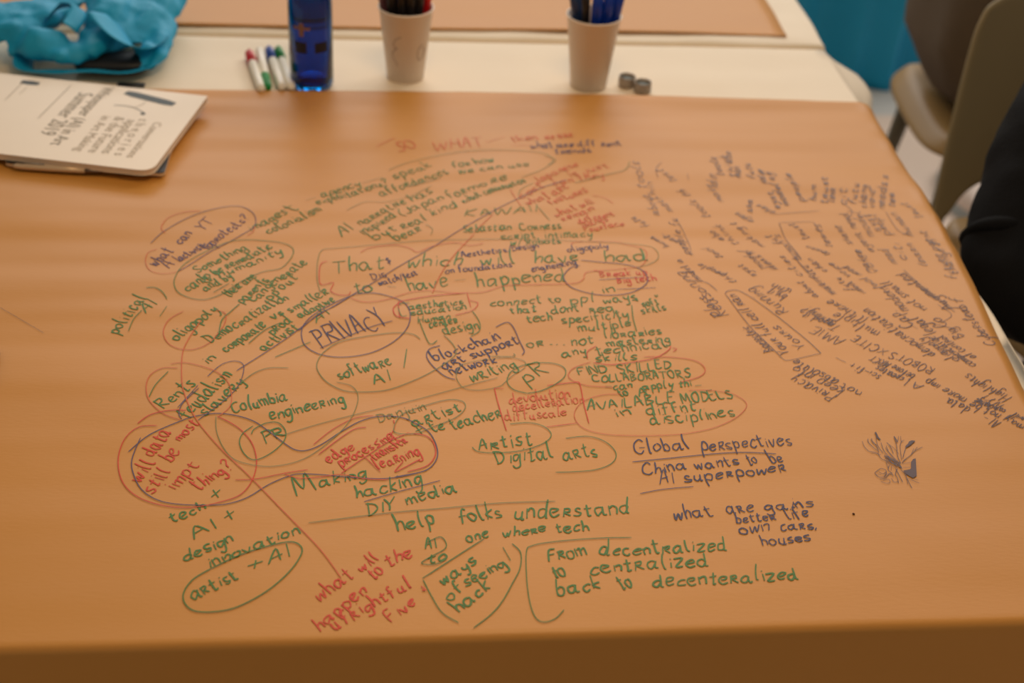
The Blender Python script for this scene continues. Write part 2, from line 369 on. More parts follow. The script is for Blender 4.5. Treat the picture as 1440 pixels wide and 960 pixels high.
T('g', [("in",847,415,865,412,6),("connect",690,433,762,428,6),("to",775,429,789,426,6),("ppl",802,430,835,426,6),("ways",850,429,896,423,6),('"soft"',899,434,931,429,5),("skills",902,444,937,439,5),
 ("that",718,444,754,441,6),("dont",776,444,814,440,6),("req.",829,443,868,440,6),("tech",742,456,777,453,6),("specificity",790,457,884,449,6),("multiple",814,468,887,461,6),
 ("libraries",850,478,931,472,6),("or",743,491,765,487,7),("...",772,486,793,486,7),("not",804,488,835,485,7),("mastering",854,489,942,483,6),("any",791,504,825,499,6),("technical",838,502,938,491,7),("skills",837,512,894,509,6),
 ("FIND",814,531,854,526,6),("SKILLED",871,528,943,520,6),("COLLABORATORS",834,540,970,533,6),("can",863,550,889,547,5),("apply thi",904,549,972,545,5),("to",873,559,884,556,6),("AI",898,558,917,554,6),
 ("AVAILABLE",825,578,949,567,7),("MODELS",960,569,1031,561,7),("in",867,588,887,584,7),("diffnt",910,585,978,579,7),("disciplines",916,600,1033,586,8),
 ("aesthetics",575,437,651,429,5),("education",578,445,656,436,5),("Human",588,456,633,449,4),("center",604,462,644,455,5),("design",625,471,673,463,7)], wd=.0016)
T('o', [("SO",560,214,586,209,7),("WHAT",612,212,681,208,7),("then",721,203,756,199,5),("we are",768,199,806,195,5)], wd=.0017)
T('b', [("what are diff",747,211,838,207,4),("rent",846,208,874,206,4),("trends",780,219,832,216,4)], wd=.0016)
T('g', [("speak",556,255,608,237,5),("for how",638,240,695,230,5),("affordances",537,277,630,247,4.5),("we can use",646,248,744,237,4.5),("agency",454,279,508,263,4.5),("exploitations?",447,291,547,261,4.5),
 ("images",354,327,406,303,5),("t",412,302,420,297,6),("colonialism",379,331,453,299,5),("AI",481,335,499,325,7),("narrative",508,319,572,288,5),("has",581,286,610,272,5),
 ("inspired",512,332,558,307,5),("(Japan",566,307,624,282,5),("for",633,281,658,272,5),("more",660,270,714,254,4),("but",529,339,558,325,5),("real",568,325,601,312,5),("kind",607,306,644,293,5),
 ("robot",653,288,678,276,4),("conversation",682,275,739,259,4),("bear",558,340,593,326,5),("KAWAII",652,307,755,300,5),("Sebastian",651,328,719,325,5),("Corness",732,326,789,322,5),("script",705,338,753,334,4.5),("intimacy",767,336,833,332,5),("w/ robots",718,346,789,342,5)], wd=.0015)
T('o', [("Japanese",755,260,814,237,4),("Is just",803,253,856,239,4),("can they",778,263,849,252,4),("what are",744,292,801,266,5),("features",774,290,826,271,4),("what will",782,307,837,287,4),("remain",792,313,837,297,4),
 ("different",815,317,864,304,3.6),("planes",820,322,855,311,3.6),("surface",830,326,878,318,3.6),("cost",733,281,766,265,4)], wd=.0015)
T('b', [("Global",893,640,969,632,9),("perspectives",987,635,1113,628,9),("China",904,669,966,661,8),("wants",978,661,1039,655,8),("to",1053,655,1066,652,8),("be",1085,653,1102,650,8),("AI",928,682,948,680,9),("superpower",963,679,1106,663,8),
 ("what",949,733,1002,725,9),("are",1023,724,1060,720,8),("gains",1077,720,1143,714,8),("better",1035,736,1091,732,7),("life",1109,732,1137,727,8),("own",1041,751,1081,746,8),("cars,",1098,748,1148,744,8),("houses",1072,769,1139,762,8)], wd=.0015)
# the far side's writing, upside down from here: each word starts low right and runs up left
T('k', [("Privacy",1176,559,1119,531,7),("keep into",1189,549,1119,518,7),("not",1213,553,1185,541,6),("absolute",1180,537,1119,508,6),("sci-fi +",1240,530,1198,512,5),("AI",1299,543,1280,535,6),("creates",1272,533,1235,516,5),
 ("before MRKT",1287,529,1230,501,5),("ROBOTS",1315,520,1257,496,6),("XCITE",1250,494,1204,473,6),("AMIE",1189,479,1147,461,6),("Training?",1183,461,1137,434,6),("good it",1172,457,1133,441,5),("multiple",1238,468,1177,441,6),
 ("|| there".replace('|', 'l'),1221,450,1168,424,5),("democratization",1316,499,1220,436,6),("oligopoly",1349,507,1299,475,5),("commercialize",1372,515,1312,473,5),("of control",1372,503,1325,472,5),("Big Co",1356,473,1319,448,6),
 ("legal",1318,468,1291,447,6),("Cap.",1287,458,1260,439,6),("Cybersteal",1401,485,1356,432,5),("Highlights",1422,560,1362,527,6),("NYI",1412,571,1391,557,6),("may not be",1441,600,1368,566,6),("can change",1414,578,1374,561,5),
 ("more imp",1360,562,1306,534,6),("data",1365,574,1334,561,6),("AI -",1408,595,1388,585,7),("will",1441,590,1428,582,6),
 ("Reasoning",1025,446,964,384,6),("Class",1015,445,991,420,5),("Your full cell ran",1111,500,1034,417,5),("Yours",1134,491,1094,460,5),("Bioelectric",1088,496,1050,461,4.5),("Running",1109,440,1060,407,6),("uhh",1114,411,1090,401,5),("by it",1107,419,1083,409,5),
 ("Augmented",1341,434,1270,385,5),("not small",1303,436,1249,397,5),("modern",1278,438,1245,405,5),("of",1362,438,1351,420,5)], wd=.0011)
WORDS = "tools think about making future ideas model system people human trust learn cities future change voice needs tests share agent maker".split()
def filler(col, s, h, wd):
    for i, ln in enumerate(s.strip().split('\n')):
        x0, y0, x1, y1 = [float(v) for v in ln.split()]
        n = max(2, int(round(math.hypot(x1-x0, y1-y0)/6.5))); w_ = (WORDS[i % len(WORDS)]+' '+WORDS[(i*3+1) % len(WORDS)])[:n].strip()
        rnd = random.Random(i*7+1); a, b = P2(x0, y0), P2(x1, y1)
        put('handwritten_word', write_word(w_, a, b, h*vscale((x0+x1)/2, (y0+y1)/2), rnd), col, wd, 'small blurred upside-down writing in '+INK[col][0]+' pen')
filler('k', """1000 307 964 269
1041 343 1012 317
1020 336 1002 325
1077 346 1033 314
1102 342 1083 330
1095 381 1058 355
1076 379 1050 354
1064 390 1043 374
1020 388 985 373
1127 367 1097 330
1139 335 1116 315
1168 358 1137 346
1129 390 1102 362
1153 394 1135 375
1164 383 1141 365
1197 390 1170 371
1212 388 1191 375
1172 350 1152 317
1199 344 1181 319
1229 356 1191 302
1226 385 1208 354
1018 365 996 349
1038 400 1014 384
1150 420 1128 398
1176 416 1156 397
1200 410 1180 392
1218 415 1196 398
988 398 957 367
963 344 940 330
970 360 951 308
943 346 918 331""", 3.2, .0010)
filler('p', """909 269 897 231
925 282 917 260
928 304 913 275
948 298 930 280
915 318 892 306
1010 268 1005 250
1229 333 1208 300
1239 327 1222 304
1252 331 1231 304
1284 332 1261 302
1298 309 1275 286
1305 375 1282 344
1275 367 1265 344
1346 394 1302 327
1348 386 1317 338
1236 384 1209 353
1262 372 1248 352
953 258 931 242
1090 300 1068 288
1060 312 1040 300
1018 284 1000 262
1240 408 1218 392""", 3.4, .0011)
# the row of short words written end-on along the top
filler('p', """1018 252 1006 223
1036 253 1021 220
1030 232 1026 214
1043 254 1039 237
1062 256 1054 232
1078 264 1072 243
1110 290 1083 246
1097 295 1086 272
1131 284 1110 248
1148 284 1147 264
1163 288 1163 253
1173 286 1174 268
1189 290 1190 269
1203 289 1207 262
1218 294 1218 264
1230 294 1229 270
1243 296 1248 250
1258 294 1257 274
1057 300 1057 282""", 2.6, .0016)
# loops, arrows and underlines
S('v', """212,343 233,326 275,305 329,293 356,303 358,320 337,334 296,355 250,384
333,524 400,479 456,440 639,330 725,283 758,268 797,256
279,593 304,575 323,559 338,540 343,517 331,510 312,515 292,532
250,576 279,544
280,548 258,569 252,584 256,592
181,637 212,613 258,593 279,587 306,584 333,587 358,595 379,609 400,625 415,634 431,635 452,627 483,607 508,594 533,588 562,589 583,597 604,611 615,634 612,651 596,664 556,672
198,618 186,647 188,668 200,690 223,705 254,711 296,712 321,710 348,701 379,682 406,671 421,668 452,669 483,672 515,674 546,674 577,669 600,663
450,491 493,472 524,460 552,453
499,415 472,426 445,442 428,457 424,472 430,488 451,500 482,504 520,498 553,482 572,463 577,445 570,428 549,418 524,413 499,415
420,466 445,446 470,432 494,417
619,487 604,492 600,503 608,517 625,532 640,537
697,462 713,456 722,463 730,480 737,495 734,501
815,375 805,377 795,386 793,395 805,407 836,416 867,417 892,412 909,401 909,390 899,380 878,374 847,371 817,368
867,409 922,407
842,396 905,392
512,707 560,693 619,677
889,651 942,646 1005,640 1047,638 1091,640
900,695 932,689 975,685""", .0013)
S('k', """1019,416 1054,461 1100,507
1100,507 1110,509 1154,499
1154,499 1122,470 1085,442 1043,414 1025,412 1019,416
1189,512 1175,505
1095,314 1104,334 1127,367
1097,314 1142,313
1340,436 1300,408 1270,380
1343,440 1302,412 1272,386
1290,463 1278,456
1322,455 1338,444 1318,430
1352,465 1308,455
968,398 992,400 1008,412
1160,405 1130,378 1105,350
1170,418 1140,390 1115,362""", .0009)
S('p', """930,231 922,241 925,253
966,248 968,256
1088,302 1152,298
1088,302 1090,296
1190,290 1198,300 1190,312
1245,300 1262,325 1285,333
963,344 930,328
951,308 968,340 972,362
1143,313 1160,335""", .0010)
S('o', """233,330 227,322 237,309 258,302 283,300
221,351 208,357 205,370 212,382 229,387 250,384
358,320 356,328 348,333
258,440 237,452 230,469 237,484 254,492 275,492 296,482 312,463 318,450 316,442 304,438
283,452 267,475 257,498 256,536 260,557 275,590 308,630 354,674 400,722 450,774 480,815
250,520 229,520 212,530 206,546 210,565 229,584 254,593
240,514 258,512 279,516 304,525 321,540 326,559 323,575 308,588
667,330 639,359 618,390 608,413
694,303 667,328
717,268 733,293
493,420 514,426 545,422 576,412 607,409 639,413 657,413 680,412 711,403 753,402 805,401 820,395 826,385 867,381 897,378
507,356 520,349 555,345 576,349 587,355 607,347 639,342 660,346 680,343
803,345 813,340 867,340 878,344 899,349 909,357 907,370 899,378
905,505 947,506 978,511 991,522 984,532 957,540
830,512 807,520 799,530 805,538 826,545 863,547
874,556 847,557 822,565 809,578 809,592 822,605 853,613 905,615 957,613 999,605 1030,592 1047,578 1048,567 1030,556 999,551 968,551
683,203 710,195
530,207 545,201 556,197
718,207 750,207
833,276 852,280 862,288""", .0011)
S('r', """221,601 196,603 177,618 167,643 169,670 181,690 204,705 238,714 275,715 312,707 338,697 354,678 361,653 356,628 342,609 325,597 306,588
194,598 212,586 240,580 262,580
331,676 358,675 400,667 433,662
400,668 421,674 452,672 480,669 515,675 546,676
441,627 469,605 500,590 525,587
448,641 483,615 500,605 515,603
480,667 510,647 546,624 575,611
575,612 598,615 610,626 612,642 600,657 573,665
567,651 556,665 592,647
553,593 555,603 546,620
508,640 535,665
460,369 451,374 449,393 453,401 469,398 465,409 474,415 489,416 493,411
560,425 607,417 657,413
657,413 662,434
560,425 562,449
660,424 672,428 664,439 640,446
566,425 556,431 553,438 558,447 576,450
826,507 826,497 838,489
834,513 857,516 888,513 920,507 938,497 943,490
945,492 951,494 946,498
695,548 704,582 712,608
695,548 708,549
768,603 811,597
769,545 806,541 815,543 821,570 828,597
592,826 597,830 594,832 600,831""", .0013)
S('g', """250,384 245,401 254,415 283,423 312,415 337,399 369,384 396,378 412,359 408,347 383,341 329,340 285,357 260,372 250,384
300,413 323,400
181,467 188,451 200,439
206,407 219,407 229,413 235,422
225,447 235,433
308,471 312,452 325,440 337,429
350,484 373,465 396,455
387,504 400,498 437,482
210,561 219,544 237,525
297,802 272,817 259,835 260,850 274,861 303,862 335,855 376,833 407,806 424,781 422,769 407,764 374,771 337,783 297,802
707,771 718,790
681,759 594,815
595,817 607,840 622,863 645,877
666,884 691,865 707,846 720,823 731,801 732,779 720,766
600,765 620,757 627,772 603,786 593,794 612,795 628,788
888,757 842,758 781,763 748,769 740,779 741,822 746,853 754,871 766,876 781,871 793,859
356,601 342,611 337,624 344,640 358,648 379,640 398,624 402,609 392,597 375,597 358,605 354,612
572,492 568,520
851,546 860,546
977,545 986,544
888,432 890,450 895,468
589,451 601,480 607,485 615,480
576,427 561,430 564,446 572,446
664,440 674,455 674,467 662,474
717,599 743,597 764,602 775,614 764,626 733,636 697,639 672,637 664,631
795,619 827,616 852,624 866,639 860,653 837,662 806,665 781,666
741,555 722,550 713,539 720,524 743,514 775,513 793,520 794,532 781,543 760,552 741,555""", .0013)
S('f', """304,588 305,609 315,632 333,649 369,657 400,655 427,647 452,632 477,611 494,590 503,567 502,553 492,544 473,540
395,615 450,598 560,570 700,534
591,478 580,471 555,469 514,474 478,482 455,497 446,513 448,526 460,540 483,551 508,553 546,550 587,536 617,520 640,501 638,487 624,472
340,540 358,527 379,520 406,520
556,597 567,584 598,572 629,564 650,566 654,576 640,590 608,603 588,611 567,613 554,609 556,597
705,545 722,530 737,520 737,510 718,505 691,507 660,512 645,520 642,535 652,548 670,551 690,549 705,545
722,499 722,503 690,503
451,413 446,393 447,368 453,353 470,350 524,345 587,340 649,338 720,337 780,338 850,341 905,345 922,353 925,366 912,374 895,378
434,737 540,724 620,717 700,709 781,706
546,242 580,229 640,216 700,213 760,217 778,228 770,236
430,284 444,279
509,260 538,252
488,299 513,287 540,287 575,278 607,263
575,265 620,253
598,318 608,324 606,332
885,230 879,243 856,249 808,260
733,253 762,243 781,228 765,222
729,278 733,268 750,260
756,293 773,312
545,403 557,404
639,395 655,394""", .0011)
S('k', """0,435 20,446 40,457 62,470""", .0006)
# small ink drawing of a bare branching tree
def tr(s): return '\n'.join(' '.join('%.2f,%.2f' % (1180+float(a)/6.857, 580+float(b)/6.857) for a, b in (p.split(',') for p in l.split())) for l in s.strip().split('\n'))
TREE = """600,540 540,470 430,420
610,555 520,500 410,460 360,400 280,385
430,465 500,520 560,545
380,400 360,340 300,270
370,380 330,350 280,300 275,265
280,385 240,340 220,290
370,330 320,300 310,260
400,420 350,405 300,400
420,400 370,330 350,240
480,440 430,380 400,300
540,470 480,400 450,330
560,480 500,420 440,350
520,410 490,340 455,300
570,410 530,360 480,320
590,500 560,430 550,330 525,240
560,300 570,240
600,470 590,400 585,330 600,290 625,280
595,300 590,240
610,450 630,380 650,330 680,300
600,500 640,460 690,420 730,380 800,345
690,420 715,360
725,375 750,345
610,480 650,450
610,540 680,540
610,505 690,495
560,550 540,600 560,640 570,690
540,550 570,600 590,640 610,680
590,560 630,600 660,660 700,740
640,600 650,650 660,700
660,640 720,670 770,690
700,640 760,660
480,520 470,560 500,590 520,620
500,530 500,570
450,490 470,550
340,590 400,550 450,570 440,620 380,630 340,590
390,650 440,640 480,600 510,590
400,670 450,690 490,680 470,650 420,660
430,620 460,600 520,610
500,640 530,680 570,670
380,580 420,600 450,580
350,600 400,610"""
S('k', tr(TREE), .0007)
S('k', tr("""430,430 470,450 520,480 590,530
440,450 500,490 560,530
450,430 520,470 590,500
500,500 560,510 600,545
470,440 500,500
520,460 540,520
560,480 580,540
340,205 365,240 395,275
350,200 375,250
525,240 545,270 555,295
640,350 670,310 690,300"""), .0012)
S('k', tr("""640,345 680,310 720,285
690,300 725,285"""), .0024)
# two shaded leaves and rock of the drawing, flat ink patches
def patch(pts):
    q = [P2(1180+a/6.857, 580+b/6.857) for a, b in pts]; c = sum(q, Vector((0, 0)))/len(q)
    vs = [(c.x, c.y, hz(c.x, c.y)+.0009)]+[(p.x, p.y, hz(p.x, p.y)+.0009) for p in q]
    fs = [(0, i+1, (i+1) % len(q)+1) for i in range(len(q))]
    o = link('shaded_patch', mesh('shaded_patch', vs, fs), INK['k'][1], KRAFT); o['label'] = 'dark shaded patch of the ink drawing'
patch([(690,490),(710,460),(735,455),(740,540),(745,620),(710,640),(680,625),(640,600),(615,570),(660,570),(690,550)])
patch([(670,290),(700,278),(732,285),(715,300),(690,325),(660,345),(645,340),(660,315)])
patch([(340,205),(350,200),(365,235),(395,270),(385,275),(360,255)])
# crumb
c = bp(1200, 724, 0); pc = P2(1200, 724)
bm = bmesh.new(); bmesh.ops.create_icosphere(bm, subdivisions=2, radius=.0013)
for v in bm.verts: v.co *= 1+.3*noise.noise(v.co*900); v.co.z *= .6
o = link('crumb', bm_mesh('crumb', bm), mat('crumb_brown', srgb(88, 50, 20), rough=.8)); o.location = (pc.x, pc.y, hz(pc.x, pc.y)+.0008)
tag(o, 'tiny dark brown crumb on the brown sheet below the tree drawing', 'crumb')
# ------------------------------------------------------------------ booklet, notebook, pen
M_page = mat('booklet_cover', srgb(228, 210, 186), rough=.4, noise_amt=.02, nscale=30)
M_pages = mat('booklet_pages', srgb(214, 192, 168), rough=.7, bump=.3, bscale=400, stretch=(.1, .1, 6))
M_print = mat('print_grey', srgb(138, 126, 106), rough=.6); M_print2 = mat('print_pale', srgb(176, 160, 136), rough=.6); M_dark = mat('print_black', srgb(42, 50, 46), rough=.5)
def round_poly(pts, rads, n=7):
    out = []
    for i, p in enumerate(pts):
        a = pts[i-1]; b = pts[(i+1) % len(pts)]; r = rads[i]
        if r <= 0: out.append(Vector(p)); continue
        p = Vector(p); d1 = (Vector(a)-p).normalized(); d2 = (Vector(b)-p).normalized()
        for k in range(n+1):
            t = k/n; q0 = p+d1*r*(1-t); q1 = p+d2*r*t; out.append(q0.lerp(q1, t))
    return out
def slab(name, poly, z0, z1, m, parent=None, bev=0.):
    bm = bmesh.new(); vs = [bm.verts.new((p.x, p.y, z0)) for p in poly]; f = bm.faces.new(vs)
    r = bmesh.ops.extrude_face_region(bm, geom=[f]); bmesh.ops.translate(bm, verts=[v for v in r['geom'] if isinstance(v, bmesh.types.BMVert)], vec=(0, 0, z1-z0))
    if bev:
        es = [e for e in bm.edges if abs(e.verts[0].co.z-e.verts[1].co.z) < 1e-6]
        bmesh.ops.bevel(bm, geom=es, offset=bev, segments=2, affect='EDGES')
    return link(name, bm_mesh(name, bm), m, parent, smooth=False)
def Pz(u, v, z): p = bp(u, v, z); return Vector((p.x, p.y))
ZB0 = ZT+.0115; ZB1 = ZB0+.0055; ZC1 = ZB1+.0085
def book_poly(TR, BR, L, rads, lt, lb, grow=0):
    d1 = (lt-TR).normalized(); d2 = (lb-BR).normalized()
    return round_poly([TR, TR+d1*L, BR+d2*L, BR], rads)
nb = empty('notebook', (0, 0, 0)); tag(nb, 'dark covered notebook lying under the white booklet, its corner sticking out', 'notebook')
TRn, BRn = Pz(253, 168, ZB1), Pz(231, 243, ZB1)
pn = book_poly(TRn, BRn, .21, [.003, .01, .01, .008], Pz(20, 130, ZB1), Pz(0, 228, ZB1))
M_black = mat('notebook_black', srgb(34, 32, 34), rough=.5)
slab('cover', pn, ZB1-.0012, ZB1, M_black, nb)
slab('pages', [q*.997+sum(pn, Vector((0, 0)))/len(pn)*.003 for q in pn], ZB0, ZB1-.0012, mat('notebook_pages', srgb(206, 176, 140), rough=.7), nb)
bk = empty('booklet', (0, 0, 0)); tag(bk, 'white printed booklet lying on the brown paper at the left, its grey title sideways', 'booklet')
TR, BR = Pz(292, 135, ZC1), Pz(213, 241, ZC1)
pb = book_poly(TR, BR, .34, [.001, .015, .015, .021], Pz(20, 105, ZC1), Pz(0, 216, ZC1))
slab('front_cover', pb, ZC1-.0006, ZC1, M_page, bk)
cb = sum(pb, Vector((0, 0)))/len(pb)
slab('pages', [q*.996+cb*.004 for q in pb], ZB1+.0006, ZC1-.0006, M_pages, bk)
slab('back_cover', pb, ZB1+.0001, ZB1+.0006, M_page, bk)
FONTZ = ZC1+.0003
def print_text(txt, a, b, m, parent, z=FONTZ, hs=1.0, bold=.0, name='printed_text'):
    cu = bpy.data.curves.new(name, 'FONT'); cu.body = txt; cu.size = 1; cu.offset = bold
    tmp = bpy.data.objects.new('tmp', cu); COL.objects.link(tmp); dg = bpy.context.evaluated_depsgraph_get()
    me = bpy.data.meshes.new_from_object(tmp.evaluated_get(dg)); bpy.data.objects.remove(tmp)
    xs = [v.co.x for v in me.vertices]; x0, x1 = min(xs), max(xs)
    d = b-a; s = d.length/(x1-x0); d.normalize(); up = Vector((-d.y, d.x))
    for v in me.vertices:
        q = a+d*((v.co.x-x0)*s)+up*(v.co.y*s*hs); v.co = (q.x, q.y, z)
    me.materials.clear(); return link(name, me, m, parent, smooth=False)
def PB(u, v): return Pz(u, v, ZC1)
print_text('Whitepaper (AI) in Art', PB(146, 122), PB(70, 203), M_print, bk, bold=.0, hs=1.25)
print_text('Summer 2019', PB(112, 130), PB(55, 188), M_print, bk, bold=.0, hs=1.3)
for t_, a, b in (('in Art Making', (144, 163), (104, 212)), ('& the Future', (163, 164), (123, 214)), ('applications', (180, 168), (142, 215)), ('t h e o r i e s', (196, 167), (160, 218)), ('Conversations', (217, 172), (177, 221))):
    print_text(t_, PB(*a), PB(*b), M_print2, bk, hs=.95)
def stroke(name, pts, wdt, m, parent, z=FONTZ):
    vs, fs = ribbon([[PB(*p) for p in pts]], wdt, lambda x, y: z, 0); link(name, mesh(name, vs, fs), m, parent, smooth=False)
stroke('printed_rule', [(100, 120), (53, 167)], .0011, M_print, bk)
stroke('printed_rule', [(35, 113), (7, 141)], .0010, M_print, bk)
stroke('printed_rule', [(39, 122), (27, 133)], .0010, M_print2, bk)
stroke('printed_bar', [(177, 130), (245, 147)], .016, M_dark, bk)
stroke('printed_curve', crom([(160, 148), (178, 149), (192, 153), (203, 159)], 6), .0014, M_dark, bk)
stroke('printed_curve', crom([(205, 142), (200, 147), (190, 151)], 6), .0008, M_print, bk)
stroke('printed_bar', [(30, 115), (55, 118)], .013, M_dark, bk)
# printed dot at the curve's end
q = PB(201, 160); n_ = 14
link('printed_dot', mesh('printed_dot', [(q.x+.0036*math.cos(2*math.pi*k/n_), q.y+.0036*math.sin(2*math.pi*k/n_), FONTZ) for k in range(n_)], [tuple(range(n_))]), M_dark, bk, smooth=False)
# silver pen beside the notebook
pen = empty('pen', (0, 0, 0)); tag(pen, 'slim silver pen lying against the front edge of the booklet', 'pen')
pa, pb2 = bp(18, 236, ZT+.012), bp(140, 244, ZT+.012); pa.z = pb2.z = ZT+.0150
pd = (pb2-pa).normalized()
M_pen = mat('pen_silver', srgb(205, 178, 145), rough=.35, metal=.35)
tube('barrel', [pa, pa+pd*.004, pa+pd*.012, pa+pd*.06, pa+pd*.095], [.0015, .0032, .0042, .0043, .0036], M_pen, pen, 16)
tube('tip', [pa+pd*.095, pa+pd*.108, pa+pd*.118], [.0034, .0022, .0007], mat('pen_tip', srgb(120, 100, 84), rough=.3, metal=.7), pen, 14)
side = Vector((-pd.y, pd.x, 0)); tube('clip', [pa+pd*.01+Vector((0, 0, .0045)), pa+pd*.02+Vector((0, 0, .0056)), pa+pd*.042+Vector((0, 0, .005))], .0007, M_steel, pen, 8)
# dark object whose rounded end just reaches into the frame at the left
q = P2(2, 520)
ph = empty('phone', (q.x-.0765, q.y-.012, 0)); ph.rotation_euler.z = math.radians(8); tag(ph, 'black phone, only its rounded end showing at the left edge of the brown sheet', 'phone')
pl = round_poly([(.075, .036), (-.075, .036), (-.075, -.036), (.075, -.036)], [.012]*4)
slab('case', pl, ZT+.0095, ZT+.0165, mat('phone_black', srgb(22, 20, 22), rough=.35), ph, bev=.0015)
slab('screen', [v*.95 for v in pl], ZT+.0165, ZT+.0168, mat('phone_glass', srgb(12, 12, 14), rough=.08), ph)

# ------------------------------------------------------------------ four whiteboard markers lying side by side
M_wm = mat('marker_white', srgb(232, 226, 212), rough=.35)
CC = {'red': mat('cap_red', srgb(196, 40, 52), rough=.35), 'green': mat('cap_green', srgb(12, 140, 62), rough=.35), 'blue': mat('cap_blue', srgb(38, 78, 170), rough=.35)}
ZP = ZT+.0042
def lying_marker(p0, p1, col, cap_first, label):
    r = .0072
    a, b = bp(*p0, ZP+r), bp(*p1, ZP+r); a.z = b.z = ZP+r
    if not cap_first: a, b = b, a
    d = (b-a).normalized(); L = (b-a).length
    t = empty('whiteboard_marker', (0, 0, 0)); tag(t, label, 'marker', 'whiteboard markers beside the blue bottle')
    tube('cap', [a, a+d*.002, a+d*.006, a+d*L*.30, a+d*L*.30], [.0045, .0062, .0068, .0074, .0066], CC[col], t, 18)
    tube('barrel', [a+d*L*.29, a+d*L*.30, a+d*L*.95, a+d*(L-.001), b], [.0060, .0069, .0069, .006, .0045], M_wm, t, 18)
    tube('end_plug', [b-d*.001, b+d*.002], [.0044, .0038], M_wm, t, 14)
    up = Vector((0, 0, 1)); tube('cap_clip', [a+d*.004+up*.0074, a+d*L*.28+up*.0086], [.0012, .0010], CC[col], t, 8)
lying_marker((350, 74), (368, 126), 'red', True, 'white marker with a red cap, outermost of the four and farthest from the bottle')
lying_marker((365, 70), (376, 124), 'green', False, 'white marker with its green cap toward the brown sheet')
lying_marker((378, 69), (397, 124), 'blue', True, 'white marker with a blue cap, between two green-capped ones')
lying_marker((391, 69), (410, 124), 'green', True, 'white marker with its green cap pointing away, next to the blue bottle')

# ------------------------------------------------------------------ blue bottle
bpos = bp(439, 119, ZP)
bt = empty('glass_bottle', (bpos.x, bpos.y, ZP)); tag(bt, 'cobalt blue glass bottle standing beside the markers', 'bottle')
M_blue = mat('cobalt_glass', (.0, .17, .52, 1), rough=.04, trans=1.0, ior=1.45)
prof = [(0, .004), (.018, .003), (.026, .0), (.030, .002), (.0322, .008), (.0322, .128), (.0312, .142), (.0270, .160), (.0190, .182), (.0145, .200), (.0135, .236), (.0155, .238), (.0155, .246), (.0130, .248),
        (.0115, .246), (.0112, .200), (.0165, .180), (.0245, .158), (.0287, .141), (.0296, .128), (.0296, .012), (.026, .008), (0, .009)]
lathe('body', prof, M_blue, bt, 64)
def curved_patch(name, r, a0, a1, z0, z1, m, parent, shape=None):
    def f(u, v): a = a0+(a1-a0)*u; return (r*math.cos(a), r*math.sin(a), z0+(z1-z0)*v)
    return grid(name, 8, 3, f, m, parent)
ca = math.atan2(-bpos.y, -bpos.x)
M_sq = mat('bottle_patch_dark', srgb(14, 14, 34), rough=.5); M_cr = mat('bottle_patch_brown', srgb(120, 84, 66), rough=.5)  # flat patches on the outer glass: dark squares and a brown cross
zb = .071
curved_patch('dark_square', .0324, ca-.78, ca-.20, zb-.0085, zb+.0085, M_sq, bt)
curved_patch('dark_square', .0324, ca+.16, ca+.80, zb-.0080, zb+.0080, M_sq, bt)
curved_patch('brown_cross', .0324, ca-.86, ca-.02, .098, .1025, M_cr, bt)
curved_patch('brown_cross', .0325, ca-.54, ca-.32, .088, .108, M_cr, bt)

# ------------------------------------------------------------------ paper cups and the pens in them
M_cup = mat('cup_paper', srgb(226, 212, 198), rough=.45, noise_amt=.015)
def cup(u, v, label, lean=0):
    c = bp(u, v, ZP); t = empty('paper_cup', (c.x, c.y, ZP)); tag(t, label, 'cup', 'white paper cups')
    H = .110
    prof = [(0, .004), (.0262, .004), (.0262, .0), (.0275, .0), (.0400, H), (.0412, H+.0002), (.0420, H+.0016), (.0414, H+.0030), (.0400, H+.0032), (.0391, H+.002), (.0388, H), (.0265, .0055), (0, .0055)]
    lathe('cup_wall', prof, M_cup, t, 56); return t, c
def cup_r(z): return .0275+(.0400-.0275)*z/.110+.0002
M_pencil = mat('pencil_drawing', srgb(176, 158, 144), rough=.7)
def cup_line(t, c, pts, wd=.0016):
    base = math.atan2(-c.y, -c.x); vs, fs = [], []; pts = crom(pts, 6)
    for i, (s, z) in enumerate(pts):
        q0 = pts[max(i-1, 0)]; q1 = pts[min(i+1, len(pts)-1)]; tx, ty = q1[0]-q0[0], q1[1]-q0[1]; n = math.hypot(tx, ty); nx, ny = -ty/n*wd/2, tx/n*wd/2
        for sg in (1, -1):
            ss, zz = s+sg*nx, z+sg*ny; r = cup_r(zz); a = base+math.asin(max(-.99, min(.99, ss/.034))); vs.append((r*math.cos(a), r*math.sin(a), zz))
    for i in range(len(pts)-1): fs.append((2*i, 2*i+1, 2*i+3, 2*i+2))
    link('drawn_curve', mesh('drawn_curve', vs, fs), M_pencil, t)
cup1, c1 = cup(570, 108, 'white paper cup of black pens with faint curves drawn on its side')
cup2, c2 = cup(827, 119, 'plain white paper cup of blue pens, the one beside the two grey caps')
cup_line(cup1, c1, [(-.006, .078), (-.013, .074), (-.0175, .066), (-.0165, .060), (-.0125, .059), (-.016, .056), (-.0195, .050), (-.019, .043), (-.0155, .036), (-.012, .030)])
cup_line(cup1, c1, [(.025, .063), (.021, .060), (.0185, .053), (.0185, .044), (.0215, .038), (.026, .042), (.0275, .050), (.0265, .058)], .0018)
PENG = {1: 'pens standing in the cup nearest the bottle', 2: 'pens standing in the plain cup'}
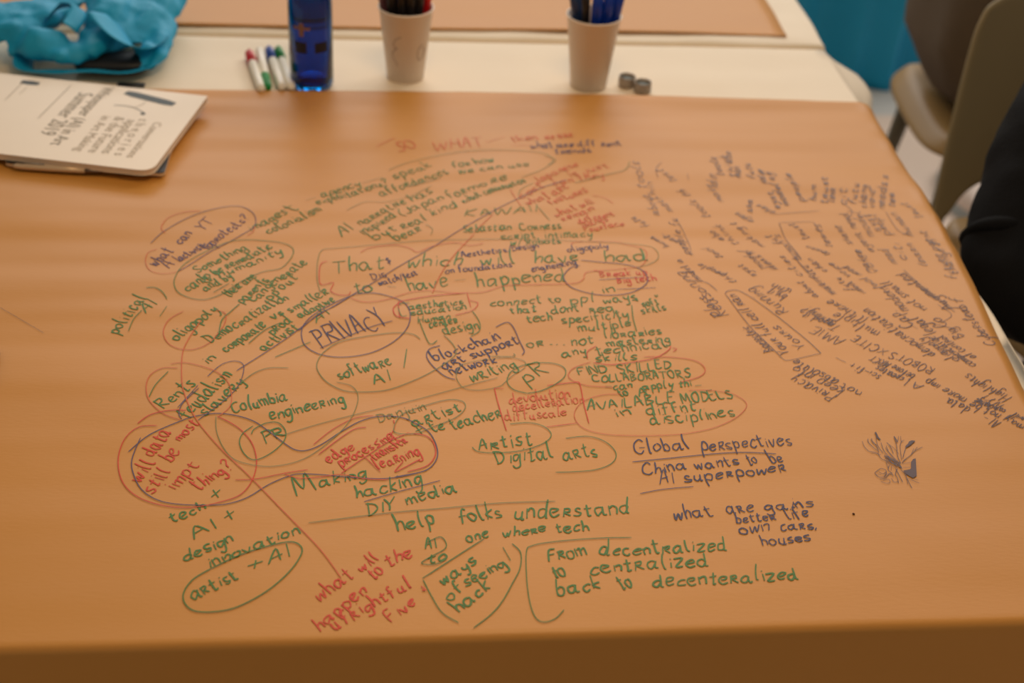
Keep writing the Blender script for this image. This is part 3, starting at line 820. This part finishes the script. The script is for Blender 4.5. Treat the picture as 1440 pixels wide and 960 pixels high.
def cup_pen(cpos, k, foot, top, r, mb, mc, label, L=.150, capf=.34, clip=True, kind='felt_tip_pen'):
    a = cpos+Vector((foot[0], foot[1], ZP+.0075-cpos.z)); b = cpos+Vector((top[0], top[1], 0)); b.z = a.z+.100
    d = (b-a).normalized(); t = empty(kind, tuple(a)); tag(t, label, 'pen', PENG[k])
    o = Vector((0, 0, 0))
    tube('barrel', [o, o+d*.002, o+d*L*(1-capf)], [r*.75, r*.92, r*.94], mb, t, 18)
    tube('cap', [d*L*(1-capf), d*(L*(1-capf)+.001), d*(L-.003), d*L], [r*.95, r, r*.95, r*.6], mc, t, 18)
    if clip:
        sd = Vector((-cpos.x, -cpos.y, 0)).normalized(); tube('clip', [d*L*(1-capf*.75)+sd*(r+.001), d*(L-.004)+sd*(r+.0015)], .0011, mc, t, 8)
    return t
MK = mat('pen_black', srgb(26, 22, 22), rough=.35); MR = mat('pen_red', srgb(190, 10, 14), rough=.35); MB_ = mat('pen_blue', srgb(8, 54, 160), rough=.3)
MBD = mat('pen_smoky_blue', srgb(40, 64, 108), rough=.15, trans=.25); MP = mat('pen_plum', srgb(96, 58, 66), rough=.35); MSL = mat('pen_pale_blue', srgb(88, 108, 176), rough=.3)
for foot, top, lab, mb, mc in [
    ((-.014, .006), (-.020, -.012), 'black pen at the front of the cup, close to the plum one', MK, MK), ((-.004, .000), (-.007, -.017), 'black pen at the front of the cup, second from the plum one', MK, MK),
    ((.006, .002), (.006, -.016), 'black pen at the front of the cup, in the middle of the row', MK, MK), ((.013, .000), (.018, -.010), 'black pen at the front of the cup, right beside the red one', MK, MK),
    ((.004, .015), (.003, .016), 'black pen standing at the back of the same cup', MK, MK), ((.018, .010), (.0285, .001), 'red pen among the black ones', MR, MR),
    ((-.016, -.004), (-.031, -.001), 'plum coloured pen leaning out toward the bottle', MP, MP)]:
    cup_pen(c1, 1, foot, top, .0074, mb, mc, lab)
for foot, top, lab, mb, mc, r in [
    ((.004, -.002), (.001, -.019), 'bright blue pen at the front of the cup, beside the black one', MB_, MB_, .0088), ((.012, .002), (.0155, -.016), 'bright blue pen in the middle, with a paler blue clip', MB_, MB_, .0078),
    ((.017, .008), (.0285, -.008), 'bright blue pen at the cup side facing the grey caps', MB_, MB_, .0082), ((-.007, -.001), (-.0145, -.017), 'black pen between the smoky and the bright blue ones', MK, MK, .0060),
    ((-.004, .012), (-.025, -.004), 'smoky blue pen leaning outward on the side away from the grey caps', MBD, MBD, .0088), ((.004, .014), (-.012, .012), 'dark pen at the back of the cup', MK, MK, .006)]:
    cup_pen(c2, 2, foot, top, r, mb, mc, lab)

# ------------------------------------------------------------------ two small grey screw caps
M_cap = mat('screw_cap_grey', srgb(158, 146, 134), rough=.4, metal=.3); M_liner = mat('cap_liner', srgb(98, 106, 104), rough=.6)
for (u, v), lab in (((881, 120), 'small grey screw cap lying open side up, the one beside the paper cup'), ((903, 128), 'small grey screw cap lying open side up, the one nearer the brown sheet')):
    c = bp(u, v, ZP); t = empty('screw_cap', (c.x, c.y, ZP)); tag(t, lab, 'cap', 'grey screw caps')
    R_ = .0132
    prof = [(0, 0), (R_*.94, 0), (R_, .001), (R_, .0150), (R_*.97, .0158), (R_*.90, .0150), (R_*.90, .004), (0, .004)]
    lathe('shell', prof, M_cap, t, 40); lathe('liner', [(0, .0115), (R_*.88, .0115), (R_*.88, .0105), (0, .0105)], M_liner, t, 30)
# ------------------------------------------------------------------ blue fabric bag crumpled at the left
def cloth_tex(name, scale, kind='VORONOI'):
    t = bpy.data.textures.new(name, kind)
    if kind == 'VORONOI': t.noise_scale = scale; t.distance_metric = 'DISTANCE'; t.weight_1 = -1; t.weight_2 = 1; t.noise_intensity = 1.3
    else: t.noise_scale = scale; t.noise_depth = 2
    return t
VT = cloth_tex('fold_texture', .085); CT = cloth_tex('soft_texture', .05, 'CLOUDS')
def M_bagm(name, col):
    return mat(name, col, rough=.55, bump=.25, bscale=500, noise_amt=.05, nscale=14, sheen=0.)
M_bag = M_bagm('blue_bag_fabric', srgb(0, 152, 196))
def lobes(name, paths, material, parent, voxel=.0045, disp=.034, squash=.6):
    bm = bmesh.new()
    for path in paths:
        pts = crom([(*p[0], p[1]) for p in path], 5); n = 14; prev = None
        for i, q in enumerate(pts):
            p = Vector(q[:3]); r = q[3]; t = (Vector(pts[min(i+1, len(pts)-1)][:3])-Vector(pts[max(i-1, 0)][:3])).normalized()
            sd = t.cross(Vector((0, 0, 1))).normalized(); up = sd.cross(t)
            ring = [bm.verts.new(p+sd*r*math.cos(2*math.pi*k/n)+up*r*squash*math.sin(2*math.pi*k/n)) for k in range(n)]
            if prev: [bm.faces.new((prev[k], prev[(k+1) % n], ring[(k+1) % n], ring[k])) for k in range(n)]
            else: bm.faces.new(ring[::-1])
            prev = ring
        bm.faces.new(prev)
    o = link(name, bm_mesh(name, bm), material, parent)
    r = o.modifiers.new('re', 'REMESH'); r.mode = 'VOXEL'; r.voxel_size = voxel; r.use_smooth_shade = True
    d = o.modifiers.new('fold', 'DISPLACE'); d.texture = VT; d.strength = disp; d.mid_level = .25; d.texture_coords = 'LOCAL'
    d = o.modifiers.new('soft', 'DISPLACE'); d.texture = CT; d.strength = disp*.6; d.mid_level = .5; d.texture_coords = 'LOCAL'
    s = o.modifiers.new('sm', 'SMOOTH'); s.iterations = 3; s.factor = .5
    return o
def B(u, v, z): return tuple(bp(u, v, z))
bag = empty('fabric_bag', (0, 0, 0)); tag(bag, 'bright blue crumpled fabric bag lying behind the booklet', 'bag')
lobes('bag_body', [
    [(B(-60, 40, .775), .05), (B(10, 34, .785), .046), (B(70, 14, .79), .040), (B(112, -6, .79), .024)],
    [(B(20, 66, .762), .028), (B(60, 62, .775), .034), (B(98, 76, .77), .030), (B(118, 92, .757), .014)],
    [(B(160, -30, .81), .046), (B(154, 10, .80), .040), (B(142, 48, .782), .036), (B(118, 82, .765), .022)],
    [(B(200, -30, .80), .045), (B(206, 14, .79), .040), (B(178, 48, .775), .030), (B(140, 72, .765), .020)],
    [(B(240, -10, .785), .030), (B(236, 16, .78), .026), (B(226, 44, .775), .024), (B(222, 74, .765), .028), (B(208, 100, .753), .016)],
], M_bag, bag)
def strap(name, pts, wd, m, parent, thick=.0012):
    P = crom(pts, 7); k = len(P)-1
    def f(u, v):
        i = round(u*k); p = Vector(P[i][:3]); t = (Vector(P[min(i+1, k)][:3])-Vector(P[max(i-1, 0)][:3])).normalized(); tw = P[i][3]
        s = t.cross(Vector((0, 0, 1))).normalized(); n = s.cross(t); d = s*math.cos(tw)+n*math.sin(tw)
        return p+d*wd*(v-.5)+n*.002*math.sin(v*math.pi)+n*.0015*wn(u*6, v*2)
    return grid(name, k, 5, f, m, parent, thick=thick)
strap('handle', [(*B(34, 78, .752), .5), (*B(36, 98, .748), .35), (*B(80, 101, .750), .25), (*B(130, 100, .752), .3), (*B(178, 103, .753), .35), (*B(222, 92, .755), .6)], .030, M_bag, bag)
strap('handle', [(*B(64, 30, .80), .9), (*B(86, 8, .815), .7), (*B(110, 14, .812), .6), (*B(98, 40, .80), .8)], .026, M_bag, bag)
strap('handle', [(*B(140, 20, .81), .4), (*B(170, 55, .79), .5), (*B(205, 75, .77), .7), (*B(232, 60, .765), 1.0)], .046, M_bag, bag)
pc_ = bp(156, 90, ZT+.02)
bm = bmesh.new(); bmesh.ops.create_uvsphere(bm, u_segments=28, v_segments=16, radius=1)
for v in bm.verts:
    e = lambda c, p: math.copysign(abs(c)**p, c); v.co = Vector((e(v.co.x, .6)*.055, e(v.co.y, .7)*.03, e(v.co.z, .6)*.012))
pouch = link('pouch', bm_mesh('pouch', bm), mat('pouch_black', srgb(18, 18, 20), rough=.5)); pouch.location = (pc_.x, pc_.y+.012, ZT+.018)
tag(pouch, 'small black pouch half hidden under the blue bag', 'pouch')
bm = bmesh.new(); bmesh.ops.create_cube(bm, size=1)
for v in bm.verts: v.co = Vector((v.co.x*.040, v.co.y*.012, v.co.z*.004))
bmesh.ops.bevel(bm, geom=bm.edges[:], offset=.0015, segments=2, affect='EDGES')
q = bp(184, 121, ZT+.009); sc = link('strap_end', bm_mesh('strap_end', bm), MATS['pouch_black']); sc.location = (q.x, q.y+.004, ZT+.0092); sc.rotation_euler.z = -.02
sc.name = 'black_strap'; tag(sc, 'flat black strap end sticking out behind the booklet', 'strap')

# ------------------------------------------------------------------ chairs
M_olive = mat('chair_plastic_olive', srgb(146, 134, 104), rough=.5, noise_amt=.03)
M_tan = mat('chair_seat_tan', srgb(148, 120, 74), rough=.45, noise_amt=.03)
M_leg = mat('chair_leg_grey', srgb(96, 92, 78), rough=.5)
def chair(name, loc, rz, label, seat_m, back_m):
    t = empty(name, loc, rz); tag(t, label, 'chair')
    def seat(u, v):
        a, b = 2*u-1, 2*v-1
        k = 1-.10*(b*b)*abs(a)**3; x = .235*a*k*(1-.05*(b < 0)*abs(b)); y = .225*b*(1-.16*abs(a)**4)
        z = .45+.006*(a*a)-.014*math.exp(-((b-.1)**2)*3)*(1-a*a)-.035*smooth(.82, 1, max(abs(a), -b))
        return (x, y, z)
    grid('seat', 28, 26, seat, seat_m, t, thick=.010, sub=1)
    def back(u, v):
        a = 2*u-1; lo = .452+.085*math.sqrt(max(0, 1-(abs(a)/.87)**4)); hi = .865-.030*abs(a)**4
        z = lo+(hi-lo)*v; s = (z-.45)/.42
        wx = .232-.012*s**2+.004*math.sin(s*3)
        return (a*wx*(1-.04*max(0, v-.9)*10*abs(a)**6), .205+.055*s-.045*a*a*(.4+.6*s)+.0, z)
    grid('backrest', 30, 22, back, back_m, t, thick=.009, off=0, sub=1)
    for sx in (-1, 1):
        for sy in (-1, 1):
            tube('leg', [(sx*.165, sy*.150, .436), (sx*.185, sy*.170, .25), (sx*.215, sy*.205, 0)], [.021, .016, .011], M_leg, t, 14)
        tube('side_rail', [(sx*.165, -.150, .425), (sx*.165, .150, .425)], .010, M_leg, t, 10)
    return t
chB = chair('shell_chair', (1.182, 1.905, 0), math.radians(2), 'olive plastic chair with an arched gap under its back, under the person in black', M_tan, M_olive)
chA = chair('shell_chair', (1.285, 2.590, 0), math.radians(-90-4), 'tan-seated plastic chair with its front corner by the table end, dark bag on it', M_tan, M_olive)
# dark bag on the seat of the farther chair
sb = empty('shoulder_bag', (1.262, 2.60, .452)); tag(sb, 'dark brown soft bag sitting on the tan chair seat', 'bag')
M_brown = mat('bag_brown', srgb(88, 74, 58), rough=.85, noise_amt=.12, nscale=30, bump=.3, bscale=300)
bm = bmesh.new(); bmesh.ops.create_uvsphere(bm, u_segments=48, v_segments=32, radius=1)
for v in bm.verts:
    c = v.co.copy(); e = lambda x, p: math.copysign(abs(x)**p, x)
    q = Vector((e(c.x, .75)*.205, e(c.y, .75)*.225, e(c.z, .62)*.235))
    q += c*(.016*noise.noise(c*2.3)+.006*noise.noise(c*6)); q.z += .235; q.z = max(q.z, .0); v.co = q
link('bag_body', bm_mesh('bag_body', bm), M_brown, sb)
tube('handle', crom([(-.08, 0, .46), (-.07, 0, .54), (0, 0, .58), (.07, 0, .54), (.08, 0, .46)], 6), .009, M_brown, sb, 10)
# teal bag on the floor behind
tb = empty('fabric_bag', (1.24, 3.80, 0)); tag(tb, 'teal fabric bag with deep upright folds, standing on the floor beyond the tables', 'bag')
M_teal = M_bagm('teal_bag_fabric', srgb(0, 150, 200))
def tealf(u, v):
    a = 2*math.pi*u; r = 1+.24*math.sin(9*a+2*wn(v*2, 3))*(.4+.6*v)+.10*math.sin(21*a+1)+.05*wn(math.cos(a)*3, math.sin(a)*3+v*2)
    return (.31*r*math.copysign(abs(math.cos(a))**.7, math.cos(a)), .15*r*math.copysign(abs(math.sin(a))**.7, math.sin(a)), .66*v+.02*wn(u*9, v*3)*v)
grid('bag_body', 120, 24, tealf, M_teal, tb, thick=.002)
for sy in (-.10, .10): tube('handle', crom([(-.12, sy, .60), (-.10, sy, .72), (0, sy, .78), (.10, sy, .72), (.12, sy, .60)], 6), .008, M_teal, tb, 10)
# white sneaker under the chairs
q = bp(1364, 305, .0)
sn = empty('sneaker', (q.x+.01, q.y+.10, 0), math.radians(178)); tag(sn, 'white sneaker toe seen through the gap under the olive chair back', 'shoe')
def shoe(bot, top, wd, name, m):
    def f(u, v):
        a = 2*math.pi*u; x = math.cos(a); y = math.sin(a)
        yy = .145*y*(1 if y > 0 else 1); ww = wd*(1+.12*y-.18*max(0, -y-.2)); s = math.sin(v*math.pi/2)
        k = math.cos(v*math.pi/2)**.45 if name == 'upper' else 1
        hgt = top if name != 'upper' else top*(1-.35*smooth(-.2, 1, y*k))
        return (x*ww*k, yy*k, bot+(hgt-bot)*(s if name == 'upper' else v))
    return grid(name, 36, 12, f, m, sn)
shoe(.0, .028, .050, 'sole', mat('sole_pale_blue', srgb(168, 178, 182), rough=.6)); shoe(.026, .105, .048, 'upper', mat('sneaker_white', srgb(226, 210, 200), rough=.6))

# ------------------------------------------------------------------ person in black at the right edge
pr = empty('person', (1.19, 1.93, 0)); tag(pr, 'seated person in a black long sleeved top, elbow bent beside the table edge', 'person')
O = Vector(pr.location)
M_cloth = mat('black_cloth', srgb(9, 9, 12), rough=.85, spec=.2, bump=.25, bscale=260, noise_amt=.08)
M_skin = mat('skin', srgb(196, 146, 118), rough=.5); M_hair = mat('hair_dark', srgb(40, 28, 22), rough=.6); M_eye = mat('eye_dark', srgb(30, 20, 16), rough=.2)
def skin(name, joints, edges, root, m, sub=2, parent=pr):
    me = bpy.data.meshes.new(name); me.from_pydata([tuple(Vector(j[0])-O) for j in joints], edges, []); o = link(name, me, m, parent, smooth=False)
    md = o.modifiers.new('skin', 'SKIN'); md.use_smooth_shade = True
    if not me.skin_vertices: bpy.context.view_layer.update()
    for i, j in enumerate(joints):
        r = j[1]; me.skin_vertices[0].data[i].radius = (r, r) if not isinstance(r, tuple) else r; me.skin_vertices[0].data[i].use_root = (i == root)
    s = o.modifiers.new('sub', 'SUBSURF'); s.levels = s.render_levels = sub
    return o
EL = atx(1405, 402, .835); AR1 = atx(1424, 290, .865); SH = aty(1500, 130, 1.80); AR2 = AR1.lerp(SH, .5)+Vector((-.012, -.01, 0))
print('elbow', EL, 'shoulder', SH)
WR = EL+Vector((.14, -.16, -.03)); FA = EL.lerp(WR, .45)
ch = Vector((1.17, 1.88, .96)); SHL = Vector((1.36, 1.83, 1.05)); ELL = Vector((1.42, 1.66, .80)); WRL = Vector((1.27, 1.50, .68))
J = [((1.18, 1.95, .56), (.150, .105)), ((1.18, 1.95, .72), (.135, .10)), ((1.175, 1.91, .88), (.145, .105)), ((1.17, 1.87, 1.01), (.13, .09)), ((1.165, 1.84, 1.10), .058), ((1.16, 1.82, 1.16), .052),
     (SH, .066), (AR2, .060), (AR1, .060), (EL, .080), (FA, .050), (WR, .034),
     (SHL, .066), (ELL, .050), (WRL, .032),
     ((1.09, 1.92, .54), .088), ((1.04, 1.52, .55), .066), ((1.04, 1.50, .28), .050), ((1.04, 1.50, .10), .038),
     ((1.28, 1.92, .54), .088), ((1.30, 1.50, .55), .066), ((1.31, 1.48, .28), .050), ((1.31, 1.48, .10), .038)]
Ed = [(0, 1), (1, 2), (2, 3), (3, 4), (4, 5), (3, 6), (6, 7), (7, 8), (8, 9), (9, 10), (10, 11), (3, 12), (12, 13), (13, 14), (0, 15), (15, 16), (16, 17), (17, 18), (0, 19), (19, 20), (20, 21), (21, 22)]
body = skin('clothed_body', J, Ed, 0, M_cloth, 3)
d = body.modifiers.new('fold', 'DISPLACE'); d.texture = CT; d.strength = .016; d.mid_level = .5; d.texture_coords = 'LOCAL'
# head with face
hc = Vector((1.155, 1.79, 1.29))
bm = bmesh.new(); bmesh.ops.create_uvsphere(bm, u_segments=40, v_segments=28, radius=1)
for v in bm.verts:
    c = v.co.copy(); x, y, z = c.x*.076, c.y*.096, c.z*.118
    if z < 0: x *= 1-.28*(-c.z)**1.5; y *= 1-.12*(-c.z)
    if c.y < -.3:
        y -= .020*math.exp(-((c.x*.076/.010)**2))*math.exp(-(((z+.012)/.022)**2))
        for sx in (-1, 1): y += .007*math.exp(-(((x-sx*.030)/.014)**2)-(((z-.012)/.010)**2))
        y -= .004*math.exp(-((x/.024)**2)-(((z+.050)/.006)**2)); y += .003*math.exp(-((x/.022)**2)-(((z+.058)/.003)**2))
    v.co = Vector((x, y, z))
hd = link('head', bm_mesh('head', bm), M_skin, pr); hd.location = hc-O
for sx in (-1, 1):
    bm = bmesh.new(); bmesh.ops.create_uvsphere(bm, u_segments=14, v_segments=10, radius=.009); e_ = link('eye', bm_mesh('eye', bm), M_eye, hd); e_.location = (sx*.030, -.080, .012)
    bm = bmesh.new(); bmesh.ops.create_uvsphere(bm, u_segments=14, v_segments=10, radius=1)
    for v in bm.verts: v.co = Vector((v.co.x*.008, v.co.y*.016, v.co.z*.028))
    e_ = link('ear', bm_mesh('ear', bm), M_skin, hd); e_.location = (sx*.076, .006, -.004)
bm = bmesh.new(); bmesh.ops.create_uvsphere(bm, u_segments=36, v_segments=24, radius=1)
for v in bm.verts:
    c = v.co.copy(); s = 1+.03*noise.noise(c*6)
    v.co = Vector((c.x*.084*s, c.y*.104*s+.012, c.z*.124*s+.010))
bmesh.ops.delete(bm, geom=[v for v in bm.verts if v.co.y < -.055 and v.co.z < .062 or v.co.z < -.075], context='VERTS')
link('hair', bm_mesh('hair', bm), M_hair, hd)
bm = bmesh.new(); bmesh.ops.create_uvsphere(bm, u_segments=14, v_segments=8, radius=1)
for v in bm.verts: v.co = Vector((v.co.x*.022, v.co.y*.005, v.co.z*.006))
e_ = link('mouth', bm_mesh('mouth', bm), mat('lip', srgb(160, 92, 82), rough=.5), hd); e_.location = (0, -.083, -.053)
def hand(wr, fwd, side, thumb):
    fwd = fwd.normalized(); side = (side-fwd*side.dot(fwd)).normalized(); dn = Vector((0, 0, -1)); dn = (dn-fwd*dn.dot(fwd)).normalized()
    js = [(wr, (.026, .018)), (wr+fwd*.045, (.036, .014)), (wr+fwd*.080, (.034, .012))]; es = [(0, 1), (1, 2)]
    for k, (o, L) in enumerate(((-.030, .068), (-.010, .078), (.010, .074), (.029, .058))):
        b = wr+fwd*.082+side*o; i = len(js)
        js += [(b, .0095), (b+fwd*L*.45+dn*.006, .0088), (b+fwd*L*.75+dn*.020, .0082), (b+fwd*L*.90+dn*.036, .0072)]; es += [(2, i), (i, i+1), (i+1, i+2), (i+2, i+3)]
    i = len(js); b = wr+fwd*.03+side*thumb*.030
    js += [(b, .012), (b+fwd*.030+side*thumb*.018+dn*.006, .0105), (b+fwd*.056+side*thumb*.020+dn*.014, .009)]; es += [(1, i), (i, i+1), (i+1, i+2)]
    return skin('hand', js, es, 0, M_skin, 2)
hand(WR, WR-EL, Vector((1, .6, 0)), 1); hand(WRL, WRL-ELL, Vector((1, -.6, 0)), -1)
for x in (1.04, 1.31):
    y = 1.47
    def f(u, v, x=x, y=y):
        a = 2*math.pi*u; k = math.cos(v*math.pi/2)**.45; c, s = math.cos(a), math.sin(a)
        return (x-O.x+c*.046*k*(1+.1*s), y-O.y-.05+s*.135*k, .0+.095*math.sin(v*math.pi/2)*(1-.4*smooth(.1, 1, -s*k)))
    o = grid('shoe', 32, 10, f, mat('shoe_black', srgb(24, 24, 26), rough=.5), pr)
# the sleeve bunches into a roll just above the bent elbow
ax = (AR1-EL).normalized(); q0 = ax.orthogonal().normalized(); q1 = ax.cross(q0); rc = EL.lerp(AR1, .62)
ring = [rc-O+(q0*math.cos(a)+q1*math.sin(a))*(.056+.003*math.sin(3*a))+ax*.010*math.sin(a+.6) for a in [2*math.pi*k/36 for k in range(37)]]
tube('sleeve_roll', ring, [.009+.002*math.sin(k*.7) for k in range(37)], M_cloth, pr, 12, caps=False)
